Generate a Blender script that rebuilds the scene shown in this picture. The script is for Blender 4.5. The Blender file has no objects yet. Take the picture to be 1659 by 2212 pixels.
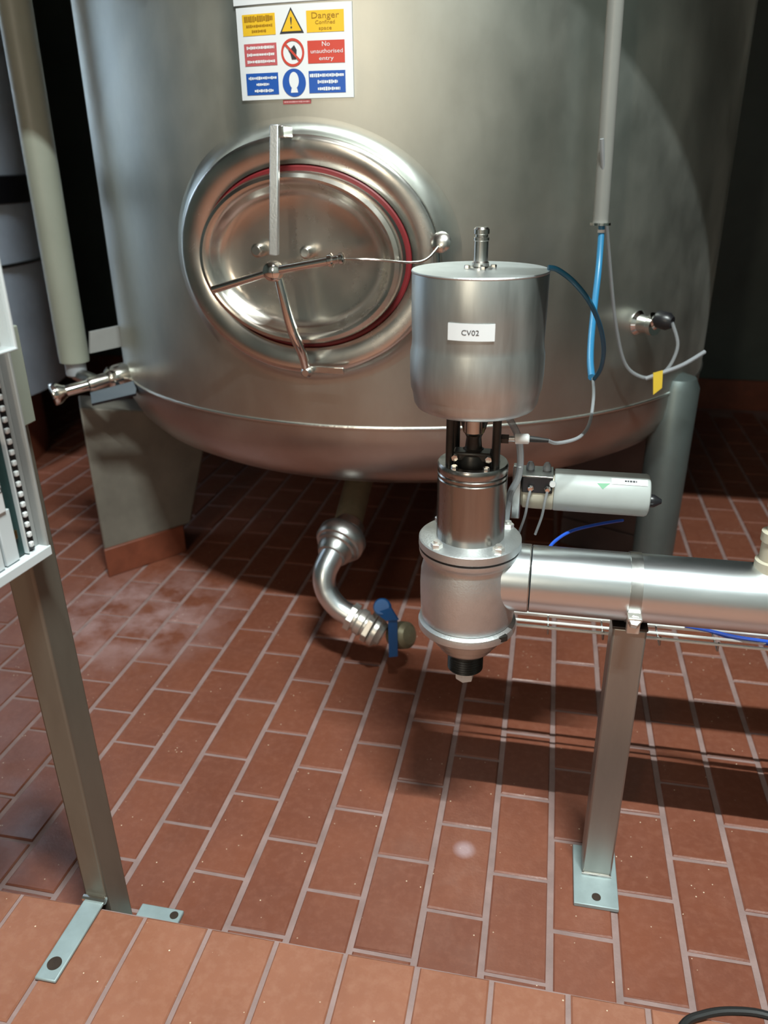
import bpy, bmesh, math, random
from mathutils import Vector, Matrix
random.seed(7)
SC = bpy.context.scene
COL = SC.collection
PI = math.pi
# ---------------------------------------------------------------- camera
F, PITCH, YAW, ROLL, CH = 1703.9, 0.42047, 0.20570, 0.010913, 1.30
fw = Vector((-math.sin(YAW)*math.cos(PITCH), math.cos(YAW)*math.cos(PITCH), -math.sin(PITCH)))
rt0 = Vector((math.cos(YAW), math.sin(YAW), 0)); dn0 = fw.cross(rt0)
rt = rt0*math.cos(ROLL) + dn0*math.sin(ROLL); dn = -rt0*math.sin(ROLL) + dn0*math.cos(ROLL)
CP = Vector((0, 0, CH))
cam = bpy.data.cameras.new('camera'); co = bpy.data.objects.new('camera', cam); COL.objects.link(co)
cam.sensor_fit = 'VERTICAL'; cam.sensor_height = 36; cam.sensor_width = 27
cam.lens = F/2212*36; cam.clip_start = .02
co.matrix_world = Matrix(((rt.x, -dn.x, -fw.x, 0), (rt.y, -dn.y, -fw.y, 0), (rt.z, -dn.z, -fw.z, CH), (0, 0, 0, 1)))
cam.dof.use_dof = True; cam.dof.focus_distance = 1.33; cam.dof.aperture_fstop = 3.6
SC.camera = co
# ---------------------------------------------------------------- world, lights, exposure
w = bpy.data.worlds.new('world'); SC.world = w; w.use_nodes = True
w.node_tree.nodes['Background'].inputs[0].default_value = (.55, .65, .68, 1)
w.node_tree.nodes['Background'].inputs[1].default_value = .02
SC.view_settings.view_transform = 'Standard'; SC.view_settings.look = 'None'
SC.view_settings.exposure = 0.0; SC.view_settings.gamma = 1; SC.view_settings.use_curve_mapping = False
CEIL = 4.10; XL_ = -4.3
# ceiling tubes parallel to the pipe (x, y, length, watts, colour), the second added for more highlights; one warm upright lamp on the wall behind the camera
LAMPS = [(.50, -.18, .90, 250, (.90, 1, .97)), (-.95, -1.95, .90, 14, (1, .97, .90))]
for (x, y, L, e, c) in LAMPS:
    l = bpy.data.lights.new('tube_light', 'AREA'); l.shape = 'RECTANGLE'; l.size = L; l.size_y = .022
    l.energy = e; l.color = c
    o = bpy.data.objects.new('tube_light', l); o.location = (x, y, CEIL-.105); COL.objects.link(o)
WL = (-.90, -2.50, 2.05)
l = bpy.data.lights.new('wall_light', 'AREA'); l.shape = 'RECTANGLE'; l.size = .16; l.size_y = 1.0; l.energy = 8; l.color = (1, .85, .66); l.spread = math.radians(100)
o = bpy.data.objects.new('wall_light', l); o.location = WL; o.rotation_euler = (math.radians(90), 0, 0); COL.objects.link(o)

VL = (-2.05, 1.45, 2.66)  # added lamp out of view, only there to brighten the pale vessel
l = bpy.data.lights.new('vessel_fill_light', 'AREA'); l.shape = 'RECTANGLE'; l.size = .5; l.size_y = .08; l.energy = 16; l.color = (.74, .88, 1); l.spread = math.radians(50)
o = bpy.data.objects.new('vessel_fill_light', l); o.location = VL
o.rotation_euler = (Vector((-2.75, 2.45, 1.25))-Vector(VL)).to_track_quat('-Z', 'Y').to_euler(); COL.objects.link(o)

# ---------------------------------------------------------------- helpers
def ray(px, py):
    return rt*((px-829.5)/F) + dn*((py-1106)/F) + fw
def at(px, py, Y):
    d = ray(px, py); return CP + d*(Y/d.y)
def flo(px, py, z=0):
    d = ray(px, py); return CP + d*((z-CH)/d.z)
def proj(P):
    v = Vector(P)-CP; z = v.dot(fw)
    return (829.5+F*v.dot(rt)/z, 1106+F*v.dot(dn)/z, z)

class MB:
    def __init__(s): s.v = []; s.f = []
    def add(s, vs, fs):
        b = len(s.v); s.v += [Vector(p) for p in vs]; s.f += [tuple(b+i for i in f) for f in fs]; return s
    def box(s, c, d, R=None):
        c = Vector(c); vs = []
        for i in (-1, 1):
            for j in (-1, 1):
                for k in (-1, 1):
                    p = Vector((i*d[0]/2, j*d[1]/2, k*d[2]/2))
                    vs.append(c + (R @ p if R else p))
        return s.add(vs, [(0,1,3,2), (4,6,7,5), (0,4,5,1), (2,3,7,6), (0,2,6,4), (1,5,7,3)])
    def lathe(s, prof, o=(0,0,0), ax=(0,0,1), n=48, a0=0, a1=2*PI, capped=True, ph=0):
        o = Vector(o); ax = Vector(ax).normalized()
        u = ax.orthogonal().normalized() if abs(ax.z) < .999 else Vector((1,0,0)); vv = ax.cross(u)
        full = abs(a1-a0-2*PI) < 1e-6; m = n if full else n+1
        vs = []; fs = []
        for (r, z) in prof:
            for i in range(m):
                a = ph+a0+(a1-a0)*i/n
                vs.append(o + ax*z + (u*math.cos(a)+vv*math.sin(a))*max(r, 1e-5))
        for k in range(len(prof)-1):
            for i in range(n if full else n):
                j = (i+1) % m
                fs.append((k*m+i, k*m+j, (k+1)*m+j, (k+1)*m+i))
        if capped and full:
            if prof[0][0] > 1e-4: fs.append(tuple(reversed(range(m))))
            if prof[-1][0] > 1e-4: fs.append(tuple((len(prof)-1)*m+i for i in range(m)))
        return s.add(vs, fs)
    def cyl(s, p, q, r, n=24, r2=None):
        p = Vector(p); q = Vector(q)
        return s.lathe([(r, 0), (r if r2 is None else r2, (q-p).length)], p, q-p, n)
    def hexa(s, p, ax, r, h):
        return s.lathe([(r, 0), (r, h*.85), (r*.9, h)], p, ax, 6)
    def torus(s, o, ax, R, r, n=48, m=10):
        pr = [(R+r*math.cos(2*PI*i/m), r*math.sin(2*PI*i/m)) for i in range(m+1)]
        return s.lathe(pr, o, ax, n, capped=False)
    def tube(s, pts, r, n=10, smooth=6):
        P = [Vector(p) for p in pts]
        if smooth > 1 and len(P) > 2: P = spline(P, smooth)
        rr = r if callable(r) else (lambda t: r)
        T = [(P[min(i+1, len(P)-1)]-P[max(i-1, 0)]).normalized() for i in range(len(P))]
        u = T[0].orthogonal().normalized(); vs = []; fs = []
        for i, p in enumerate(P):
            u = (u-T[i]*u.dot(T[i])).normalized(); vv = T[i].cross(u)
            R = rr(i/(len(P)-1))
            for k in range(n):
                a = 2*PI*k/n; vs.append(p+(u*math.cos(a)+vv*math.sin(a))*R)
        for i in range(len(P)-1):
            for k in range(n):
                k2 = (k+1) % n; fs.append((i*n+k, i*n+k2, (i+1)*n+k2, (i+1)*n+k))
        fs.append(tuple(reversed(range(n)))); fs.append(tuple((len(P)-1)*n+k for k in range(n)))
        return s.add(vs, fs)
    def prism(s, poly, thick, M):
        # poly in 2D (u,v), extruded along w, M maps (u,v,w) to the world
        n = len(poly)
        vs = [M(u, v, 0) for u, v in poly]+[M(u, v, thick) for u, v in poly]
        fs = [tuple(range(n)), tuple(reversed(range(n, 2*n)))]+[(i, n+i, n+(i+1) % n, (i+1) % n) for i in range(n)]
        return s.add(vs, fs)
    def build(s, name, m, parent=None, bevel=0, ang=35, seg=2):
        me = bpy.data.meshes.new(name); off = parent.matrix_world_loc if False else Vector((0,0,0))
        base = root_loc(parent) if parent else Vector((0,0,0))
        me.from_pydata([tuple(v-base) for v in s.v], [], s.f); me.validate()
        bm = bmesh.new(); bm.from_mesh(me); bmesh.ops.recalc_face_normals(bm, faces=bm.faces); bm.to_mesh(me); bm.free()
        me.shade_smooth(); me.set_sharp_from_angle(angle=math.radians(ang))
        me.materials.append(m)
        o = bpy.data.objects.new(name, me); COL.objects.link(o)
        if parent: o.parent = parent
        if bevel:
            b = o.modifiers.new('bevel', 'BEVEL'); b.width = bevel; b.segments = seg; b.limit_method = 'ANGLE'
            b.angle_limit = math.radians(40)
        return o
def root_loc(o):
    L = Vector((0,0,0))
    while o is not None:
        L += o.location; o = o.parent
    return L
def spline(P, k):
    out = []
    n = len(P)
    for i in range(n-1):
        p0 = P[max(i-1, 0)]; p1 = P[i]; p2 = P[i+1]; p3 = P[min(i+2, n-1)]
        for j in range(k):
            t = j/k
            out.append(.5*((2*p1)+(p2-p0)*t+(2*p0-5*p1+4*p2-p3)*t*t+(3*p1-p0-3*p2+p3)*t**3))
    out.append(P[-1]); return out
def tag(o, label=None, cat=None, group=None, kind=None):
    if label: o['label'] = label
    if cat: o['category'] = cat
    if group: o['group'] = group
    if kind: o['kind'] = kind
    return o
def thing(name, loc, label, cat, group=None):
    o = bpy.data.objects.new(name, None); o.empty_display_size = .05; COL.objects.link(o); o.location = loc
    return tag(o, label, cat, group)

# ---------------------------------------------------------------- materials
def mat(name, col, rough=.5, metal=0, var=0, scale=8, bump=0, bscale=60, stretch=(1,1,1), rvar=0, spec=.5, coat=0, trans=0, alpha=1, aniso=0, col2=None):
    m = bpy.data.materials.new(name); m.use_nodes = True; nt = m.node_tree; N = nt.nodes; L = nt.links
    b = N['Principled BSDF']; b.inputs['Metallic'].default_value = metal
    b.inputs['Roughness'].default_value = rough; b.inputs['Specular IOR Level'].default_value = spec
    b.inputs['Coat Weight'].default_value = coat; b.inputs['Transmission Weight'].default_value = trans
    b.inputs['Anisotropic'].default_value = aniso
    b.inputs['Base Color'].default_value = (*col, 1); b.inputs['Alpha'].default_value = alpha
    if var or rvar or bump or col2:
        tc = N.new('ShaderNodeTexCoord'); mp = N.new('ShaderNodeMapping'); mp.inputs['Scale'].default_value = stretch
        L.new(tc.outputs['Object'], mp.inputs[0])
        n1 = N.new('ShaderNodeTexNoise'); n1.inputs['Scale'].default_value = scale; n1.inputs['Detail'].default_value = 6
        n1.inputs['Roughness'].default_value = .6
        L.new(mp.outputs[0], n1.inputs['Vector'])
        if var or col2:
            mx = N.new('ShaderNodeMix'); mx.data_type = 'RGBA'
            c2 = col2 if col2 else tuple(c*(1-var) for c in col)
            mx.inputs[6].default_value = (*c2, 1); mx.inputs[7].default_value = (*(c*(1+var*.5) for c in col), 1)
            cr = N.new('ShaderNodeMapRange'); cr.inputs[1].default_value = .32; cr.inputs[2].default_value = .68
            L.new(n1.outputs[0], cr.inputs[0]); L.new(cr.outputs[0], mx.inputs[0]); L.new(mx.outputs[2], b.inputs['Base Color'])
        if rvar:
            mr = N.new('ShaderNodeMapRange'); mr.inputs[1].default_value = .3; mr.inputs[2].default_value = .7
            mr.inputs[3].default_value = max(rough-rvar, .03); mr.inputs[4].default_value = rough+rvar
            L.new(n1.outputs[0], mr.inputs[0]); L.new(mr.outputs[0], b.inputs['Roughness'])
        if bump:
            n2 = N.new('ShaderNodeTexNoise'); n2.inputs['Scale'].default_value = bscale; n2.inputs['Detail'].default_value = 4
            L.new(mp.outputs[0], n2.inputs['Vector'])
            bp = N.new('ShaderNodeBump'); bp.inputs['Strength'].default_value = bump; bp.inputs['Distance'].default_value = .002
            L.new(n2.outputs[0], bp.inputs['Height']); L.new(bp.outputs[0], b.inputs['Normal'])
    return m
M = {}
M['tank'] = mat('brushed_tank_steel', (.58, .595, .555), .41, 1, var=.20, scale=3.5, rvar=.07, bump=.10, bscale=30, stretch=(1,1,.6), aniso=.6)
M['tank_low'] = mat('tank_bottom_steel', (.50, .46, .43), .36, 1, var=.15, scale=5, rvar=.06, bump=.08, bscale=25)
M['polish'] = mat('polished_steel', (.70, .68, .64), .24, 1, var=.08, scale=9, rvar=.05, bump=.05, bscale=18)
M['dome'] = mat('door_steel', (.68, .64, .58), .26, 1, var=.10, scale=6, rvar=.07, bump=.10, bscale=9)
M['weld'] = mat('weld_bead', (.78, .76, .72), .28, 1, bump=.5, bscale=120)
M['satin'] = mat('satin_steel', (.46, .465, .455), .33, 1, var=.15, scale=14, rvar=.06, bump=.10, bscale=60, stretch=(1,1,.25))
M['actuator'] = mat('actuator_steel', (.60, .63, .62), .43, 1, var=.2, scale=16, rvar=.06, bump=.10, bscale=50, stretch=(1.5,1.5,.2))
M['lantern'] = mat('turned_steel', (.40, .38, .36), .24, 1, var=.25, scale=22, rvar=.05, bump=.05, bscale=60, stretch=(1.5,1.5,.1))
M['cast'] = mat('bead_blasted_steel', (.73, .765, .775), .46, 1, var=.14, scale=10, bump=.18, bscale=260)
M['pipe'] = mat('pipe_steel', (.78, .83, .86), .31, 1, var=.10, scale=9, rvar=.05, bump=.06, bscale=70, stretch=(.2,1,1))
M['chrome'] = mat('bright_steel', (.80, .79, .76), .10, 1)
M['boltsteel'] = mat('bright_bolt_steel', (.72, .70, .66), .35, .75)
M['mauve'] = mat('mauve_brown_paint', (.105, .072, .066), .6, var=.2, scale=6)
M['legsteel'] = mat('dull_leg_steel', (.17, .205, .20), .42, .75, var=.15, scale=6)
M['dark'] = mat('dark_oily_steel', (.045, .042, .038), .35, .6, var=.3, scale=30)
M['olive'] = mat('olive_weld_steel', (.26, .23, .15), .45, .5, var=.25, scale=12)
M['zinc'] = mat('bright_zinc_wire', (.85, .85, .83), .35, .35)
M['bronze'] = mat('bronze', (.20, .15, .06), .35, 1)
M['black'] = mat('black_plastic', (.012, .012, .014), .35)
M['rubber'] = mat('black_rubber', (.010, .010, .010), .6)
M['red'] = mat('red_gasket', (.18, .012, .016), .5)
M['box'] = mat('mill_steel_post', (.40, .385, .355), .42, .9, var=.18, scale=7, bump=.08, bscale=70, stretch=(1,1,.2))
M['oldpost'] = mat('stained_steel_post', (.235, .215, .175), .45, .6, var=.3, scale=5, rvar=.08, bump=.1, bscale=60, stretch=(1,1,.25))
M['plate'] = mat('galvanised_plate', (.36, .44, .45), .5, .35, var=.14, scale=22)
M['rust'] = mat('rusty_hole', (.035, .02, .012), .8, var=.3, scale=60)
M['bluehose'] = mat('light_blue_hose', (.03, .19, .37), .35)
M['teal'] = mat('teal_hose', (.012, .11, .20), .3)
M['deepblue'] = mat('deep_blue_tube', (.02, .09, .52), .35)
M['clear'] = mat('clear_grey_tube', (.34, .36, .38), .3, alpha=.62)
M['cable'] = mat('grey_cable', (.27, .28, .30), .45)
M['white'] = mat('white_plastic', (.72, .73, .73), .4)
M['label'] = mat('white_label', (.74, .75, .77), .55)
M['ink'] = mat('black_ink', (.03, .03, .035), .6)
M['greyplastic'] = mat('grey_control_plastic', (.40, .43, .42), .42, var=.06, scale=20)
M['cream'] = mat('cream_plastic', (.50, .46, .36), .45, var=.08, scale=20)
M['greenmark'] = mat('green_mark', (.10, .32, .17), .5)
M['conduit'] = mat('grey_conduit', (.21, .21, .195), .4, var=.06)
M['pvc'] = mat('pale_downpipe', (.25, .265, .22), .45, var=.1, scale=4)
M['bluepaint'] = mat('blue_handle_paint', (.008, .085, .26), .35)
M['bluegrip'] = mat('dark_blue_grip', (.012, .027, .045), .45)
M['yellow'] = mat('yellow_tag', (.70, .48, .04), .5)
M['sy'] = mat('sign_yellow', (.78, .47, .02), .5)
M['sr'] = mat('sign_red', (.56, .055, .035), .5)
M['sr2'] = mat('sign_red_faded', (.50, .10, .11), .5)
M['sb'] = mat('sign_blue', (.012, .085, .38), .5)
M['syd'] = mat('sign_yellow_ink', (.34, .17, .005), .5)
M['sticker'] = mat('red_sticker', (.36, .07, .07), .5)
M['stickertxt'] = mat('red_sticker_print', (.60, .33, .33), .5)
M['pierpaint'] = mat('painted_concrete', (.165, .148, .122), .6, var=.25, scale=6, bump=.15, bscale=60)
M['skirt'] = mat('skirting_tile', (.20, .055, .028), .45, var=.25, scale=12)
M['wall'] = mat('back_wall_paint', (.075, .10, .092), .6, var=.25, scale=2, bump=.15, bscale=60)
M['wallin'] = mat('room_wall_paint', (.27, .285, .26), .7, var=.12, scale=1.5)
M['ceil'] = mat('ceiling_paint', (.30, .31, .30), .8)
M['vessel'] = mat('pale_vessel', (.66, .74, .82), .45, .1, var=.15, scale=4)
M['pcb'] = mat('dark_green_board', (.012, .045, .045), .35, var=.2, scale=30)
M['acryl'] = mat('clear_cover', (.75, .80, .80), .15, alpha=.28)
M['frame'] = mat('grey_cover_frame', (.33, .335, .33), .35, var=.1)
M['whiteframe'] = mat('white_panel_rail', (.62, .66, .68), .4)
M['lampwhite'] = mat('lamp_housing', (.7, .7, .7), .5)
em = bpy.data.materials.new('lit_tube'); em.use_nodes = True
eb = em.node_tree.nodes['Principled BSDF']; eb.inputs['Emission Color'].default_value = (.93, 1, .97, 1); eb.inputs['Emission Strength'].default_value = 6
M['tube'] = em
em2 = bpy.data.materials.new('lit_warm_lamp'); em2.use_nodes = True
eb = em2.node_tree.nodes['Principled BSDF']; eb.inputs['Emission Color'].default_value = (1, .78, .5, 1); eb.inputs['Emission Strength'].default_value = 6
M['warm'] = em2

def brick_material(name, base, dark, pale, rough):
    m = bpy.data.materials.new(name); m.use_nodes = True; nt = m.node_tree; N = nt.nodes; L = nt.links
    b = N['Principled BSDF']
    geo = N.new('ShaderNodeNewGeometry'); oi = N.new('ShaderNodeObjectInfo')
    def noise(sc, det=5, ro=.6):
        n = N.new('ShaderNodeTexNoise'); n.inputs['Scale'].default_value = sc; n.inputs['Detail'].default_value = det
        n.inputs['Roughness'].default_value = ro; L.new(geo.outputs['Position'], n.inputs['Vector']); return n
    def rng(src, a, c, lo=0., hi=1.):
        r = N.new('ShaderNodeMapRange'); r.inputs[1].default_value = a; r.inputs[2].default_value = c
        r.inputs[3].default_value = lo; r.inputs[4].default_value = hi; L.new(src, r.inputs[0]); return r.outputs[0]
    def mix(fac, A, B):
        x = N.new('ShaderNodeMix'); x.data_type = 'RGBA'
        if isinstance(fac, float): x.inputs[0].default_value = fac
        else: L.new(fac, x.inputs[0])
        for s, q in ((6, A), (7, B)):
            if isinstance(q, tuple): x.inputs[s].default_value = (*q, 1)
            else: L.new(q, x.inputs[s])
        return x.outputs[2]
    c = mix(rng(oi.outputs['Random'], 0, 1, 0, .55), base, dark)
    c = mix(rng(noise(7).outputs[0], .38, .68, 0, .55), c, dark)
    c = mix(rng(noise(60, 3).outputs[0], .45, .75, 0, .30), c, pale)
    # mineral residue: a haze near the left plinth and one dried drop
    def blob(cx, cy, r):
        s = N.new('ShaderNodeVectorMath'); s.operation = 'DISTANCE'; L.new(geo.outputs['Position'], s.inputs[0])
        s.inputs[1].default_value = (cx, cy, 0); return rng(s.outputs['Value'], r, r*.35, 0, 1)
    def mul(a, f):
        x = N.new('ShaderNodeMath'); x.operation = 'MULTIPLY'; L.new(a, x.inputs[0])
        if isinstance(f, float): x.inputs[1].default_value = f
        else: L.new(f, x.inputs[1])
        return x.outputs[0]
    c = mix(mul(blob(-.0904, 1.206, .026), .55), c, (.55, .42, .45))
    c = mix(mul(mul(blob(-1.20, 1.93, .36), rng(noise(9).outputs[0], .38, .60)), .7), c, (.42, .27, .26))
    # scattered pale grit
    v = N.new('ShaderNodeTexVoronoi'); v.inputs['Scale'].default_value = 55; L.new(geo.outputs['Position'], v.inputs['Vector'])
    sp = mul(rng(v.outputs['Distance'], .085, .06, 0, 1), rng(noise(9).outputs[0], .50, .56))
    c = mix(mul(sp, .9), c, (.85, .70, .52))
    L.new(c, b.inputs['Base Color'])
    L.new(rng(noise(9).outputs[0], .3, .7, rough-.10, rough+.14), b.inputs['Roughness'])
    bp = N.new('ShaderNodeBump'); bp.inputs['Strength'].default_value = .25; bp.inputs['Distance'].default_value = .0015
    L.new(noise(170, 4).outputs[0], bp.inputs['Height']); L.new(bp.outputs[0], b.inputs['Normal'])
    return m
M['brick'] = brick_material('floor_brick', (.225, .072, .040), (.160, .050, .030), (.31, .13, .085), .42)
M['nose'] = brick_material('step_brick', (.32, .125, .072), (.24, .088, .050), (.42, .21, .14), .5)
M['grout'] = mat('grout', (.30, .20, .185), .7, var=.22, scale=14, bump=.4, bscale=120)

# ---------------------------------------------------------------- structure
def struct(mb, name, m, **k):
    o = mb.build(name, m, **k); o['kind'] = 'structure'; return o
XL, XR, YF, YB = -4.3, 2.9, -2.6, 4.6
floor = struct(MB().box(((XL+XR)/2, (.80+YB)/2, -.0535), (XR-XL, YB-.80, .10)), 'floor', M['grout'])
STEP = .12
step = struct(MB().box(((XL+XR)/2, (YF+.849)/2, STEP/2-.0535), (XR-XL, .849-YF, STEP+.10)), 'floor_step', M['grout'])
step['label'] = 'raised floor section of terracotta bricks in the foreground, one step up'
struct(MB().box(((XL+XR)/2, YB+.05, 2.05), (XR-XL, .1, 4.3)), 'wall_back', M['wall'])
struct(MB().box(((XL+XR)/2, YF-.05, 2.05), (XR-XL, .1, 4.3)), 'wall_front', M['wallin'])
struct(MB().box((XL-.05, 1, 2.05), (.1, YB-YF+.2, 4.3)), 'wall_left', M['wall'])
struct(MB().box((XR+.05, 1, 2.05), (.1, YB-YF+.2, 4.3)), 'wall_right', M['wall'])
struct(MB().box(((XL+XR)/2, 1, CEIL+.05), (XR-XL+.2, YB-YF+.2, .1)), 'ceiling', M['ceil'])
bb = struct(MB().box(((XL+XR)/2, YB-.012, .08), (XR-XL, .02, .17)), 'baseboard_back', M['skirt'], bevel=.004)

# bricks: running bond, courses along Y
PX, PY_, JX, JY = .1180, .2165, .0125, .0085
def brick_mesh(name, w_, l_, h=.03, c=.0025, nose=0):
    r = random
    vs = []; fs = []
    x, y = w_/2, l_/2
    for (ex, ey, z) in ((x, y, -h), (x, y, -c), (x-c, y-c, 0)):
        for (sx, sy) in ((-1,-1), (1,-1), (1,1), (-1,1)):
            vs.append((sx*ex+r.uniform(-.0006, .0006), sy*ey+r.uniform(-.0009, .0009), z))
    for k in (0, 4):
        for i in range(4):
            j = (i+1) % 4; fs.append((k+i, k+j, k+4+j, k+4+i))
    fs.append((8, 9, 10, 11))
    me = bpy.data.meshes.new(name); me.from_pydata(vs, [], fs); return me
def lay(parent, meshes, m, z0, x_edges, ydom, phase, maxn, ymaxcut=None, kindname='brick'):
    cells = []
    for (x0, i) in x_edges:
        cx = x0+PX/2
        k = math.floor((ydom[0]-phase)/PY_)-2
        while True:
            yc = phase+(PY_/2 if i % 2 else 0)+k*PY_
            k += 1
            if yc+PY_/2 < ydom[0]+.02: continue
            if yc+PY_/2 > ydom[1]+1e-4: break
            P = []; ok = True
            for (a, b) in ((-1,-1), (1,-1), (1,1), (-1,1)):
                q = proj((cx+a*PX/2, yc+b*PY_/2, z0))
                if q[2] < .05: ok = False; break
                P.append(q)
            area = 0
            if ok:
                ins = [(min(max(q[0], 0), 1659), min(max(q[1], 0), 2212)) for q in P]
                area = abs(sum(ins[t][0]*ins[(t+1) % 4][1]-ins[(t+1) % 4][0]*ins[t][1] for t in range(4)))/2
                # behind or under the tank: less of it can be seen
                if (cx+.47)**2+(yc-2.72)**2 < .93**2: area *= .25
                if yc > 2.6 and -1.5 < cx < .35: area *= .02
            cells.append((area, cx, yc))
    cells.sort(reverse=True)
    rest = MB()
    for n, (area, cx, yc) in enumerate(cells):
        me = random.choice(meshes)
        if n < maxn and area > 60:
            o = bpy.data.objects.new(kindname, me); COL.objects.link(o); o.parent = parent
            o.location = (cx, yc, z0+random.uniform(-.0008, .0008)); o.rotation_euler = (random.uniform(-.003, .003), random.uniform(-.003, .003), random.uniform(-.004, .004))
        else:
            rest.add([v.co+Vector((cx, yc, z0)) for v in me.vertices], [tuple(p.vertices) for p in me.polygons])
    if rest.v:
        o = rest.build(kindname+'_field', m, parent); o['kind'] = 'stuff'
def mk(name, m, n=4, jx=JX):
    out = []
    for i in range(n):
        me = brick_mesh(name, PX-jx, PY_-JY); me.materials.append(m); out.append(me)
    return out
X0 = -.033
ed = [(X0+PX*i, i) for i in range(-36, 25) if X0+PX*i > XL-.02 and X0+PX*(i+1) < XR+.02]
# course with edges .08-.2 has a joint at Y=1.375
lay(floor, mk('brick', M['brick']), M['brick'], 0.0, ed, (.86, YB), 1.377-PY_/2, 300)
X1 = -.130
ed2 = [(X1+PX*i, 0) for i in range(-35, 26) if X1+PX*i > XL-.02 and X1+PX*(i+1) < XR+.02]
lay(step, mk('step_brick', M['nose'], jx=.008), M['nose'], STEP, ed2, (YF, .855), .8515-PY_/2, 120, kindname='step_brick')

# ---------------------------------------------------------------- lamps (above and behind the camera)
for n, (x, y, L, e, c) in enumerate(LAMPS):
    t = thing('ceiling_lamp', (x, y, CEIL), ('white tube lamp on the ceiling in front of the tank', 'added white tube lamp on the ceiling near the wall behind the camera, for extra highlights')[n], 'lamp')
    MB().box((x, y, CEIL-.03), (L+.1, .10, .06)).build('housing', M['lampwhite'], t, bevel=.004)
    MB().cyl((x-L/2, y, CEIL-.082), (x+L/2, y, CEIL-.082), .013, 16).build('tube', M['tube'], t)
t = thing('wall_lamp', (WL[0], YF, WL[2]), 'warm upright lamp on the wall behind the camera', 'lamp')
MB().box((WL[0], YF+.03, WL[2]), (.20, .06, 1.06)).build('housing', M['lampwhite'], t, bevel=.004)
MB().box((WL[0], YF+.065, WL[2]), (.16, .03, 1.0)).build('diffuser', M['warm'], t, bevel=.008)

t = thing('vessel_fill_lamp', (VL[0], VL[1], 2.75), 'added cool white fill lamp under the access deck, aimed at the pale vessel', 'lamp')
MB().box((VL[0], VL[1], 2.715), (.56, .10, .07)).build('housing', M['lampwhite'], t, bevel=.004)
# steel access deck over the tank: its straight front edge shades the tank's upper flank and the floor behind
dk = struct(MB().box(((XL+XR)/2, (.888+YB)/2, 2.775), (XR-XL, YB-.888, .05)), 'access_deck', M['satin'])
dk['label'] = 'steel access deck above the tank, over the view'

# ---------------------------------------------------------------- the large tank
TC = Vector((-.47, 2.72, 0)); TR = .957
def cylmap(R, C=TC):
    # (arc metres along the wall, height, outward) -> world
    return lambda u, v, w=0: Vector((C.x+(R+w)*math.sin(u/R), C.y-(R+w)*math.cos(u/R), v))
CM = cylmap(TR)
def tank_px(px, py, R=TR):
    d = ray(px, py); a = d.x*d.x+d.y*d.y; b = -2*(d.x*TC.x+d.y*TC.y); c = TC.x**2+TC.y**2-R*R
    t = (-b-math.sqrt(max(b*b-4*a*c, 0)))/(2*a); P = CP+d*t
    return (R*math.atan2(P.x-TC.x, -(P.y-TC.y)), P.z)
tank = thing('storage_tank', (TC.x, TC.y, 0), 'large round brushed steel tank with an oval manway door, on painted plinths', 'tank')
prof = [(TR, .71), (TR, 1.0), (TR, 1.5), (TR, 2.0), (TR, 2.45), (.93, 2.52), (.7, 2.60), (.3, 2.66), (0, 2.68)]
MB().lathe(prof, TC, n=128, capped=False).build('shell', M['tank'], tank)
prof = [(TR-.001, .712), (TR-.001, .680), (.950, .640), (.928, .595), (.892, .555), (.84, .525), (.76, .500), (.5, .455), (.15, .425), (0, .42)]
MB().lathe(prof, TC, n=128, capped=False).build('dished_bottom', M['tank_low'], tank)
MB().torus(TC+Vector((0, 0, .711)), (0, 0, 1), TR, .0038, 128, 8).build('seam_weld', M['weld'], tank)
MB().torus(TC+Vector((0, 0, 2.02)), (0, 0, 1), TR, .003, 128, 8).build('seam_weld', M['weld'], tank)

# manway
DC_T = math.radians(-4.6); DZ = 1.098
n_ = Vector((math.sin(DC_T), -math.cos(DC_T), 0)); u_ = Vector((math.cos(DC_T), math.sin(DC_T), 0)); z_ = Vector((0, 0, 1))
O_ = TC+n_*TR+Vector((0, 0, DZ))
def DM(u, v, w=0): return O_+u_*u+z_*v+n_*w
def wc(u): return math.sqrt(max(TR*TR-u*u, .01))-TR       # tank wall depth at u
def oval(rings, n=96):
    # rings: list of (a, b, w or callable)
    m = MB(); vs = []; fs = []
    for (a, b, ww) in rings:
        for i in range(n):
            t = 2*PI*i/n; u = a*math.cos(t); v = b*math.sin(t)
            vs.append(DM(u, v, ww(u) if callable(ww) else ww))
    for k in range(len(rings)-1):
        for i in range(n):
            j = (i+1) % n; fs.append((k*n+i, k*n+j, (k+1)*n+j, (k+1)*n+i))
    m.add(vs, fs); return m
def sad(c, k=.62): return lambda u: k*wc(u)+c
flare = [(.348, .286, lambda u: wc(u)+.0008), (.336, .276, lambda u: .98*wc(u)+.001), (.324, .266, lambda u: .92*wc(u)+.003),
         (.314, .257, lambda u: .8*wc(u)+.009), (.309, .252, sad(.016))]
collar = oval(flare).build('manway_collar', M['tank'], tank)
tag(collar, 'flared oval collar around the door opening')
oval([(.310, .253, sad(.014)), (.309, .252, sad(.020)), (.305, .248, sad(.0235)), (.296, .239, sad(.025)), (.280, .224, sad(.0245)), (.262, .207, sad(.020)), (.250, .196, sad(.013)), (.246, .192, sad(.000))]).build('collar_lip', M['polish'], tank)
oval([(.2475, .1935, sad(.001)), (.2475, .1935, sad(.010)), (.244, .190, sad(.0125)), (.236, .182, sad(.011))]).build('gasket', M['red'], tank)
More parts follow.
